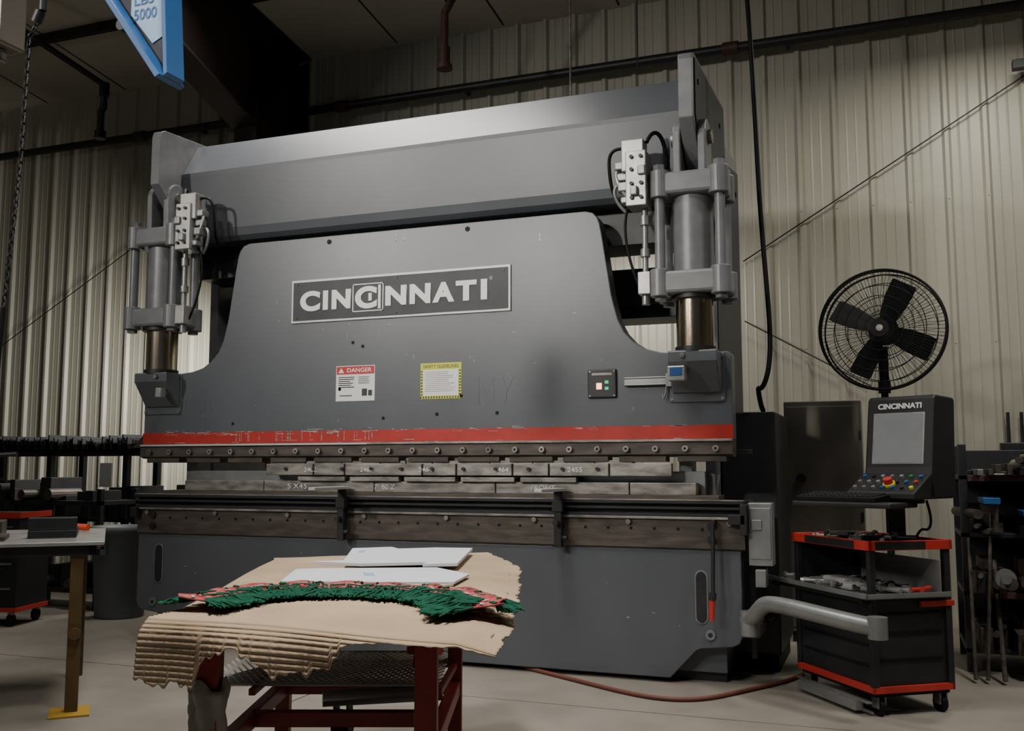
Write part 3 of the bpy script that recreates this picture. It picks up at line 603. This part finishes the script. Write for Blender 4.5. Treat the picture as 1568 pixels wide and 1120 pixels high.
cyls('orange_clamp',wt,[((c[0],c[1],.54),(c[0],c[1],.64),.045,.03),((c[0]-.06,c[1],.60),(c[0]+.08,c[1]-.02,.61),.02)],'orange')
c=tp(-.42,1.0)
cyls('caster_wheel',wt,[((c[0]-.02,c[1],.27),(c[0]+.02,c[1],.27),.06)],'black')
boxes('caster_fork',wt,[(c[0]-.035,c[0]-.025,c[1]-.02,c[1]+.02,.25,.41),(c[0]+.025,c[0]+.035,c[1]-.02,c[1]+.02,.25,.41),(c[0]-.035,c[0]+.035,c[1]-.03,c[1]+.03,.38,.41)],'dark',.002)
c=tp(-.66,0); bm=bmesh.new(); rg=[]
for k in range(14):
    z=.44+k*.016; row=[]
    for i in range(28):
        a=2*math.pi*i/28; r=(.060-.008*math.sin(k*.25))*(1+.13*math.sin(a*5+z*25)+random.uniform(-.05,.05))
        if k==13: r*=.8
        row.append(bm.verts.new((c[0]+r*math.cos(a),c[1]+r*math.sin(a),z+(.02*math.sin(a*3) if k in (0,13) else 0))))
    rg.append(row)
for a_,b_ in zip(rg[:-1],rg[1:]):
    for i in range(28): bm.faces.new([a_[i],a_[(i+1)%28],b_[(i+1)%28],b_[i]])
fin('plastic_wrap',bm,'plastic',wt,0,True)

cbd=empty('corrugated_cardboard_sheet')
rows=[((-2.71,-2.02,.868),(-1.88,-1.42,.868)),((-2.52,-2.45,.868),(-1.48,-2.05,.868)),((-2.22,-3.1,.868),(-1.17,-2.9,.868)),((-2.04,-3.53,.866),(-1.0,-3.42,.862)),((-2.06,-3.66,.855),(-.93,-3.70,.85))]
lens=[0]
for a,b in zip(rows[:-1],rows[1:]): lens.append(lens[-1]+(Vector(a[0])-Vector(b[0])).length)
def rowpt(t,s):
    t=max(0,min(lens[-1],t))
    for k in range(len(rows)-1):
        if t<=lens[k+1]+1e-9:
            u=(t-lens[k])/(lens[k+1]-lens[k]); A=Vector(rows[k][0]).lerp(Vector(rows[k][1]),s); B=Vector(rows[k+1][0]).lerp(Vector(rows[k+1][1]),s); return A.lerp(B,u)
def jag(s,seed):
    return math.sin(s*31+seed)*.4+math.sin(s*73+seed*2)*.35+math.sin(s*137+seed)*.3+math.sin(s*211+seed)*.25
def drop(s):
    pts=[(0,.17),(.04,.20),(.10,.205),(.19,.195),(.205,.14),(.23,.10),(.30,.09),(.36,.11),(.40,.135),(.5,.135),(.57,.115),(.60,.05),(.64,.03),(.72,.018),(1,.008)]
    for (a,da),(b,db) in zip(pts[:-1],pts[1:]):
        if s<=b: return da+(db-da)*(s-a)/(b-a)+jag(s,1)*.017*(1 if s<.6 else .2)
    return .01
bm=bmesh.new(); NS=170; step=.0042; T=lens[-1]; nt_=int(T/step); grid=[]
for i in range(nt_+1):
    t=i*step; r=[]
    for j in range(NS+1):
        s=j/NS
        p=rowpt(t,s)
        if t<.12: p=p+Vector((.0,-.05,0))*max(0,math.sin(s*9+1))*(1-t/.12)
        p.z+=.0022*math.sin(2*math.pi*t/.017)+.004*math.sin(s*7+t*3)*min(1,t)+.004
        if s>.9 and t>.5: p.z-=(s-.9)*.22*min(1,(t-.5))
        p.x+=jag(t*.6,3)*.012*(s>.97)
        r.append(bm.verts.new(p))
    grid.append(r)
nf=44
last=[v_.co.copy() for v_ in grid[-1]]
for i in range(1,nf+1):
    r=[]
    for j in range(NS+1):
        s=j/NS; d=max(.004,drop(s))*i/nf; p=last[j].copy()
        p.z-= d - .35*min(d,.05) ; p.y-=.028*math.sin(min(1,d/.08)*math.pi/2)-.10*max(0,d-.08)*.5
        p.y+=.0022*math.sin(2*math.pi*d/.017)+.012*math.sin(s*14)*min(1,d/.1); p.x-=d*.12*(s<.3)
        r.append(bm.verts.new(p))
    grid.append(r)
for a,b in zip(grid[:-1],grid[1:]):
    for j in range(NS): bm.faces.new([a[j],a[j+1],b[j+1],b[j]])
ob=fin('sheet',bm,'card',cbd,0,True); sm=ob.modifiers.new('s','SOLIDIFY'); sm.thickness=.004; sm.offset=0

wp=empty('white_sheet_panels')
prism('panel_back',wp,[(-2.26,-2.44),(-2.16,-2.36),(-2.44,-1.80),(-2.3,-1.66),(-2.22,-1.74),(-2.08,-1.62),(-1.90,-1.58),(-1.66,-2.30),(-1.78,-2.38),(-1.80,-2.30),(-2.02,-2.45)],'z',.896,.909,'paper',.001)
prism('panel_front',wp,[(-2.04,-3.0),(-2.22,-2.63),(-2.14,-2.56),(-2.0,-2.50),(-1.72,-2.37),(-1.50,-2.55),(-1.446,-2.81),(-1.70,-2.90)],'z',.887,.896,'paper',.001)
prism('panel_backing',wp,[(-2.03,-3.015),(-1.44,-2.83),(-1.46,-2.86),(-1.70,-2.935),(-2.02,-3.05)],'z',.884,.890,'wood',0)
prism('panel_blue_tape',wp,[(-2.33,-1.92),(-2.31,-1.90),(-2.27,-2.0),(-2.29,-2.02)],'z',.909,.910,'ltblue',0)
prism('panel_marks',wp,[(-1.9,-2.66),(-1.86,-2.65),(-1.80,-2.74),(-1.84,-2.75)],'z',.896,.897,'ltblue',0)

fb=empty('fringed_woven_band')
cl=[(-1.96,-3.58),(-1.97,-3.44),(-1.93,-3.27),(-1.83,-3.17),(-1.68,-3.12),(-1.50,-3.10),(-1.36,-3.12),(-1.23,-3.19),(-1.12,-3.31),(-1.08,-3.40)]
def cr(pts,n):
    out=[]; P_=[Vector(pts[0])]+[Vector(p) for p in pts]+[Vector(pts[-1])]
    for k in range(1,len(P_)-2):
        for i in range(n):
            t=i/n; a,b,c_,d=P_[k-1],P_[k],P_[k+1],P_[k+2]
            out.append(.5*((2*b)+(-a+c_)*t+(2*a-5*b+4*c_-d)*t*t+(-a+3*b-3*c_+d)*t**3))
    out.append(P_[-2]); return out
path=cr(cl,14)
zb=.883
bm=bmesh.new(); strip=[]
def wob(i): return .014*math.sin(i*.35)
for i,p in enumerate(path):
    q=path[min(i+1,len(path)-1)]-path[max(i-1,0)]; q.normalize(); nn=Vector((-q.y,q.x))
    row=[]
    for w in (-.042,-.02,0,.024,.048):
        pt=p+nn*(w+wob(i)); row.append(bm.verts.new((pt.x,pt.y,zb+.026+.004*math.sin(i*.5)+w*.12)))
    strip.append((row,p,nn))
for a,b in zip(strip[:-1],strip[1:]):
    for j in range(4): bm.faces.new([a[0][j],a[0][j+1],b[0][j+1],b[0][j]])
ob=fin('woven_strip',bm,'pink',fb,0,True); sm=ob.modifiers.new('s','SOLIDIFY'); sm.thickness=.005
bm=bmesh.new(); st2=[]
for i,(row,p,nn) in enumerate(strip):
    a=p+nn*(wob(i)-.008); b=p+nn*(wob(i)+.003); z=zb+.0295+.004*math.sin(i*.5)
    st2.append((bm.verts.new((a.x,a.y,z)),bm.verts.new((b.x,b.y,z))))
for i in range(0,len(st2)-1):
    if i%5<3: bm.faces.new([st2[i][0],st2[i][1],st2[i+1][1],st2[i+1][0]])
fin('woven_white_line',bm,'rag',fb)
bm=bmesh.new()
for i in range(4200):
    k=random.random()*(len(path)-1.01); ki=int(k); p=path[ki].lerp(path[ki+1],k-ki); q=(path[ki+1]-path[ki]).normalized(); nn=Vector((-q.y,q.x))
    fr2=k/len(path); endk=1.0 if fr2<.80 else 1.25
    sd=-1 if random.random()<.70 else 1
    clump=math.sin(k*1.7)*.5+math.sin(k*4.1)*.3
    over=random.random()<.04
    a=p+nn*(sd*(.040 if sd<0 else .046)+wob(k)); l=random.uniform(.05,.115)*endk if sd<0 else random.uniform(.02,.05)*(1+.4*math.sin(k*.6))
    if over: a=p+nn*(wob(k)+.02*sd)
    dirn=(nn*sd+q*(clump+random.uniform(-.3,.3))).normalized(); b=a+dirn*l*.5; c_=a+(dirn+q*random.uniform(-.4,.4)).normalized()*l
    z0=zb+(.031 if over else .020); z1=zb+(.032 if over else random.uniform(.006,.022)); z2=zb+random.uniform(.003,.012)
    addcyl(bm,(a.x,a.y,z0),(b.x,b.y,z1),.0028,None,4,False); addcyl(bm,(b.x,b.y,z1),(c_.x,c_.y,z2),.0028,None,4,False)
fin('green_fringe',bm,'green',fb)

hs=tube('air_hose',None,[(-2.9,.35,.02),(-2.61,.28,.014),(-2.2,.05,.014),(-1.78,-.20,.014),(-1.26,-.52,.014),(-1.0,-.42,.014),(-.88,-.22,.014),(-.72,.05,.014),(-.56,.32,.014),(-.45,.8,.014)],.012,'hose')

lb=empty('steel_bench',(-3.94,-1.83,0),math.radians(133))
boxes('bench_top',lb,[(0,1.25,0,1.0,.885,.905)],'steel_l',.003)
boxes('bench_frame',lb,[(.04,1.2,.04,.08,.83,.885),(.04,1.2,.92,.96,.83,.885),(.04,.08,.04,.96,.83,.885),(1.16,1.2,.04,.96,.83,.885)],'dark',.003)
boxes('bench_legs',lb,[(x,x+.065,y,y+.065,0,.84) for x in (.06,1.1) for y in (.10,.85)],'gold',.005)
cyls('bench_clamp',lb,[((.02,.13,.42),(.16,.13,.42),.03)],'gold')
boxes('bench_foot_plates',lb,[(-.02,.20,.04,.24,0,.012)],'ochrebox',.003)
boxes('bench_vise',lb,[(.35,.75,.15,.4,.905,.95),(.35,.42,.15,.4,.95,1.02),(.60,.66,.18,.36,.95,.99)],'dark',.006)
cyls('bench_red_tool',lb,[((.9,.10,.93),(1.05,.3,.94),.02)],'orange')
boxes('bench_plates',lb,[(.2,.5,.5,.9,.905,.93),(.6,.9,.55,.8,.905,.99)],'steel_b',.004)
boxes('bench_side_post',lb,[(.10,.16,.60,.66,.905,1.38),(.06,.20,.56,.70,.905,.93)],'dark',.004)
cyls('bench_side_post_arm',lb,[((.13,.63,1.36),(.05,.45,1.37),.012)],'dark')
lr=empty('die_storage_rack')
boxes('rack_frame',lr,[(-9.4,-6.05,1.85,1.9,1.42,1.48),(-9.4,-6.05,2.3,2.35,1.42,1.48),(-9.4,-6.05,1.85,2.35,.75,.79)],'dark',.003)
boxes('rack_legs',lr,[(x,x+.06,y,y+.06,0,1.45) for x in (-9.35,-8.2,-7.2,-6.15) for y in (1.85,2.29)],'dark',.003)
bm=bmesh.new(); x=-9.3
while x<-6.9:
    w=random.uniform(.04,.10); hh=random.uniform(.07,.16)
    addbox(bm,x,x+w,1.8,2.38,1.48,1.48+hh*.45); addbox(bm,x,x+.02,1.8,2.38,1.48,1.48+hh); addbox(bm,x+w-.02,x+w,1.8,2.38,1.48,1.48+hh*.8)
    x+=w+random.uniform(.005,.05)
x=-9.3
while x<-6.3:
    w=random.uniform(.04,.18); hh=random.uniform(.1,.4); addbox(bm,x,x+w,1.87,2.3,.79,.79+hh); x+=w+random.uniform(.02,.2)
fin('stored_dies',bm,'dark',lr,.003)
prism('angle_offcut',lr,[(-6.9,1.60),(-6.85,1.86),(-6.3,1.78),(-6.15,1.5),(-6.6,1.49)],'y',1.8,2.0,'dark',.003)
prism('angle_offcut_b',lr,[(-7.0,1.49),(-6.72,1.75),(-6.68,1.73),(-6.8,1.49)],'y',1.75,1.8,'steel_b',.003)
sb=empty('parts_shelf')
boxes('shelf_frame',sb,[(-8.9,-6.75,1.1,1.6,z,z+.04) for z in (.15,.55,.95)]+[(x,x+.05,y,y+.05,0,1.1) for x in (-8.9,-7.85,-6.8) for y in (1.1,1.55)],'dark',.003)
bm=bmesh.new()
for z in (.19,.59,.99):
    x=-8.8
    while x<-6.95:
        w=random.uniform(.03,.16); y=random.uniform(1.08,1.25); addbox(bm,x,x+w,y,1.5,z,z+random.uniform(.04,.24)); x+=w+random.uniform(.01,.10)
fin('shelf_parts',bm,'dark',sb,.004)
bm=bmesh.new()
for i in range(22):
    x=random.uniform(-8.7,-6.9); z=random.choice((.19,.59,.99)); r=random.uniform(.02,.06); addcyl(bm,(x,1.05,z+r),(x+.03,1.4,z+r),r,None,14)
fin('shelf_rounds',bm,'steel_b',sb)
boxes('shelf_white_paper',sb,[(-6.76,-6.62,1.08,1.09,1.12,1.34)],'rag',0)
tc_=empty('trash_can',(-6.33,.93,0))
bm=bmesh.new(); prof=[(.20,0),(.205,.02),(.245,.72),(.27,.73),(.275,.78),(.262,.785),(.24,.73),(.19,.04),(0,.03)]
S=40; rg=[]
for r,z in prof:
    rg.append([bm.verts.new((r*math.cos(2*math.pi*i/S),r*math.sin(2*math.pi*i/S),z)) for i in range(S)] if r>0 else [bm.verts.new((0,0,z))]*S)
for a,b in zip(rg[:-1],rg[1:]):
    for i in range(S):
        vs=[a[i],a[(i+1)%S],b[(i+1)%S],b[i]]; u=[]; [u.append(q) for q in vs if q not in u]
        if len(u)>2: bm.faces.new(u)
bm.faces.new(rg[0][::-1])
fin('can_shell',bm,'canp',tc_,0,True)
boxes('can_handles',tc_,[(-.05,.05,-.30,-.26,.60,.63),(-.05,-.035,-.30,-.23,.55,.63),(.035,.05,-.30,-.23,.55,.63)],'canp',.004)
sc=empty('rolling_tool_cabinet',(-6.75,.35,0),math.radians(15))
boxes('cab_body',sc,[(-.9,0,-.2,.25,.12,.92)],'dark',.006)
boxes('cab_red_trim',sc,[(-.91,.01,-.21,-.2,.88,.93),(-.91,.01,-.21,-.2,.12,.155),(0,.012,-.2,.25,.88,.93),(0,.012,-.2,.25,.12,.155)],'redlite',.002)
boxes('cab_drawer_pulls',sc,[(-.85,-.05,-.215,-.2,z,z+.015) for z in (.3,.5,.68,.8)],'steel',.002)
cyls('cab_casters',sc,[((x,y,.05),(x+.03,y,.05),.05) for x in (-.85,-.08) for y in (-.15,.2)],'black')
boxes('cab_caster_forks',sc,[(x-.005,x+.035,y-.02,y+.02,.09,.13) for x in (-.85,-.08) for y in (-.15,.2)],'steel',.002)

# ---------------------------------------------------------------- hoist chain + blue jib at upper left
ch=empty('hoist_chain')
pts=[Vector(p) for p in [(-2.87,-3.4,3.25),(-2.87,-3.4,3.03),(-2.885,-3.4,2.96),(-2.93,-3.4,2.89),(-2.94,-3.4,2.42),(-2.97,-3.4,2.05),(-2.985,-3.4,1.88)]]
bm=bmesh.new()
def link(bm,c,d,flip):
    d=d.normalized(); side=Vector((0,1,0)) if flip else Vector((1,0,0)); side=(side-d*side.dot(d)).normalized()
    n=10; ring=[]
    for i in range(n):
        a=2*math.pi*i/n; ring.append(c+d*(.016*math.cos(a))+side*(.0085*math.sin(a)))
    for i in range(n): addcyl(bm,ring[i],ring[(i+1)%n],.0028,None,5,False)
k=0
for a,b in zip(pts[:-1],pts[1:]):
    L=(b-a).length; n=max(1,int(L/.024))
    for i in range(n): link(bm,a.lerp(b,(i+.5)/n),b-a,k%2); k+=1
fin('links',bm,'dark',ch)
cyls('chain_swivel',ch,[((-2.87,-3.4,3.06),(-2.87,-3.4,2.99),.014),((-2.88,-3.4,2.99),(-2.9,-3.4,2.95),.02)],'dark')
cyls('chain_pendant_cord',ch,[((-2.985,-3.4,1.88),(-3.0,-3.4,1.62),.009)],'black',10)
jb=empty('jib_crane_arm')
dx=-.05
prism('arm_web',jb,[(x+dx,z) for x,z in [(-2.56,3.10),(-2.235,2.655),(-2.215,2.66),(-2.25,3.10)]],'y',-3.40,-3.385,'plate',.002)
prism('arm_lower_flange',jb,[(x+dx,z) for x,z in [(-2.585,3.10),(-2.235,2.625),(-2.215,2.635),(-2.56,3.10)]],'y',-3.46,-3.33,'blue',.002)
prism('arm_front_flange',jb,[(x+dx,z) for x,z in [(-2.20,2.645),(-2.235,3.10),(-2.25,3.10),(-2.218,2.635)]],'y',-3.44,-3.35,'blue',.002)
prism('arm_label',jb,[(x+dx,z) for x,z in [(-2.40,2.90),(-2.30,2.78),(-2.255,2.80),(-2.27,3.05),(-2.40,3.05)]],'y',-3.404,-3.40,'ltblue',0)
text('arm_label_text',jb,'5000',-2.385+dx,-2.285+dx,2.875,2.915,-3.405,'blue',.01,.001)
text('arm_label_text2',jb,'LBS',-2.385+dx,-2.30+dx,2.93,2.965,-3.405,'blue',.01,.001)
cyls('arm_bolt',jb,[((-2.42+dx,-3.43,2.86),(-2.42+dx,-3.39,2.86),.022)],'dark')
boxes('hoist_body',jb,[(-3.13,-3.01,-3.46,-3.34,2.87,3.15),(-3.09,-3.05,-3.42,-3.38,2.82,2.87)],'cab',.01)

# ---------------------------------------------------------------- lights
def area(name,loc,size,power,tgt=None,col=(1,.95,.88),spread=180,sy=None):
    l=bpy.data.lights.new(name,'AREA'); l.energy=power; l.size=size; l.color=col; l.spread=math.radians(spread)
    if sy: l.shape='RECTANGLE'; l.size_y=sy
    o=bpy.data.objects.new(name,l); o.location=loc; COL.objects.link(o)
    if tgt: o.rotation_euler=(Vector(tgt)-o.location).to_track_quat('-Z','Y').to_euler()
    return o
area('high_bay_light_front',(-2.2,-2.8,5.5),.6,38,(-2.5,-1.2,0),spread=115)
area('added_light_crown',(-4.2,.05,6.0),3.4,75,(-4.1,.25,3.0),spread=90,sy=.7)  # added light to brighten the crown's upper strip, no known fixture
area('high_bay_light_far_left',(-8.0,-8.7,5.3),.45,21,(-3.4,0,2.7),spread=42)
area('high_bay_light_far_mid',(-4.7,-8.7,4.9),.4,17,(-2.2,0,2.7),spread=42)
area('added_fill_near',(-1.2,-4.6,5.2),.6,46,(-1.5,-3.3,0),spread=75)  # added fill over the foreground table and floor, not a known fixture
area('high_bay_light_right',(1.6,-1.4,5.0),.6,36,(1.0,.4,0),spread=100)
area('high_bay_light_wall_right',(.9,1.4,4.82),.6,48,(.9,2.0,0),col=(1,.945,.82),spread=172)
area('work_light_wall_left',(-6.35,1.9,2.6),.6,70,(-9.6,2.9,.7),col=(1,.955,.86),spread=150)
area('work_light_behind_machine',(-2.2,2.0,3.1),.5,22,(-2.0,3,1.8),spread=170)
pl=bpy.data.lights.new('added_fill_left','POINT'); pl.energy=26; pl.shadow_soft_size=.15; pl.color=(1,.90,.76)  # added point light lifting the ceiling and upper left wall, no known lamp
po=bpy.data.objects.new('added_fill_left',pl); po.location=(-8.2,-2.6,4.6); COL.objects.link(po)
w=bpy.data.worlds.new('world'); bpy.context.scene.world=w; w.use_nodes=True
w.node_tree.nodes['Background'].inputs[0].default_value=(.75,.8,.9,1); w.node_tree.nodes['Background'].inputs[1].default_value=.045

cam=bpy.data.cameras.new('camera'); co=bpy.data.objects.new('camera',cam); COL.objects.link(co)
co.location=(0,-6.04,1.3); co.rotation_euler=(math.radians(95.94),0,math.radians(20.8))
cam.sensor_width=36; cam.lens=1500/1568*36; cam.clip_start=.05
bpy.context.scene.camera=co
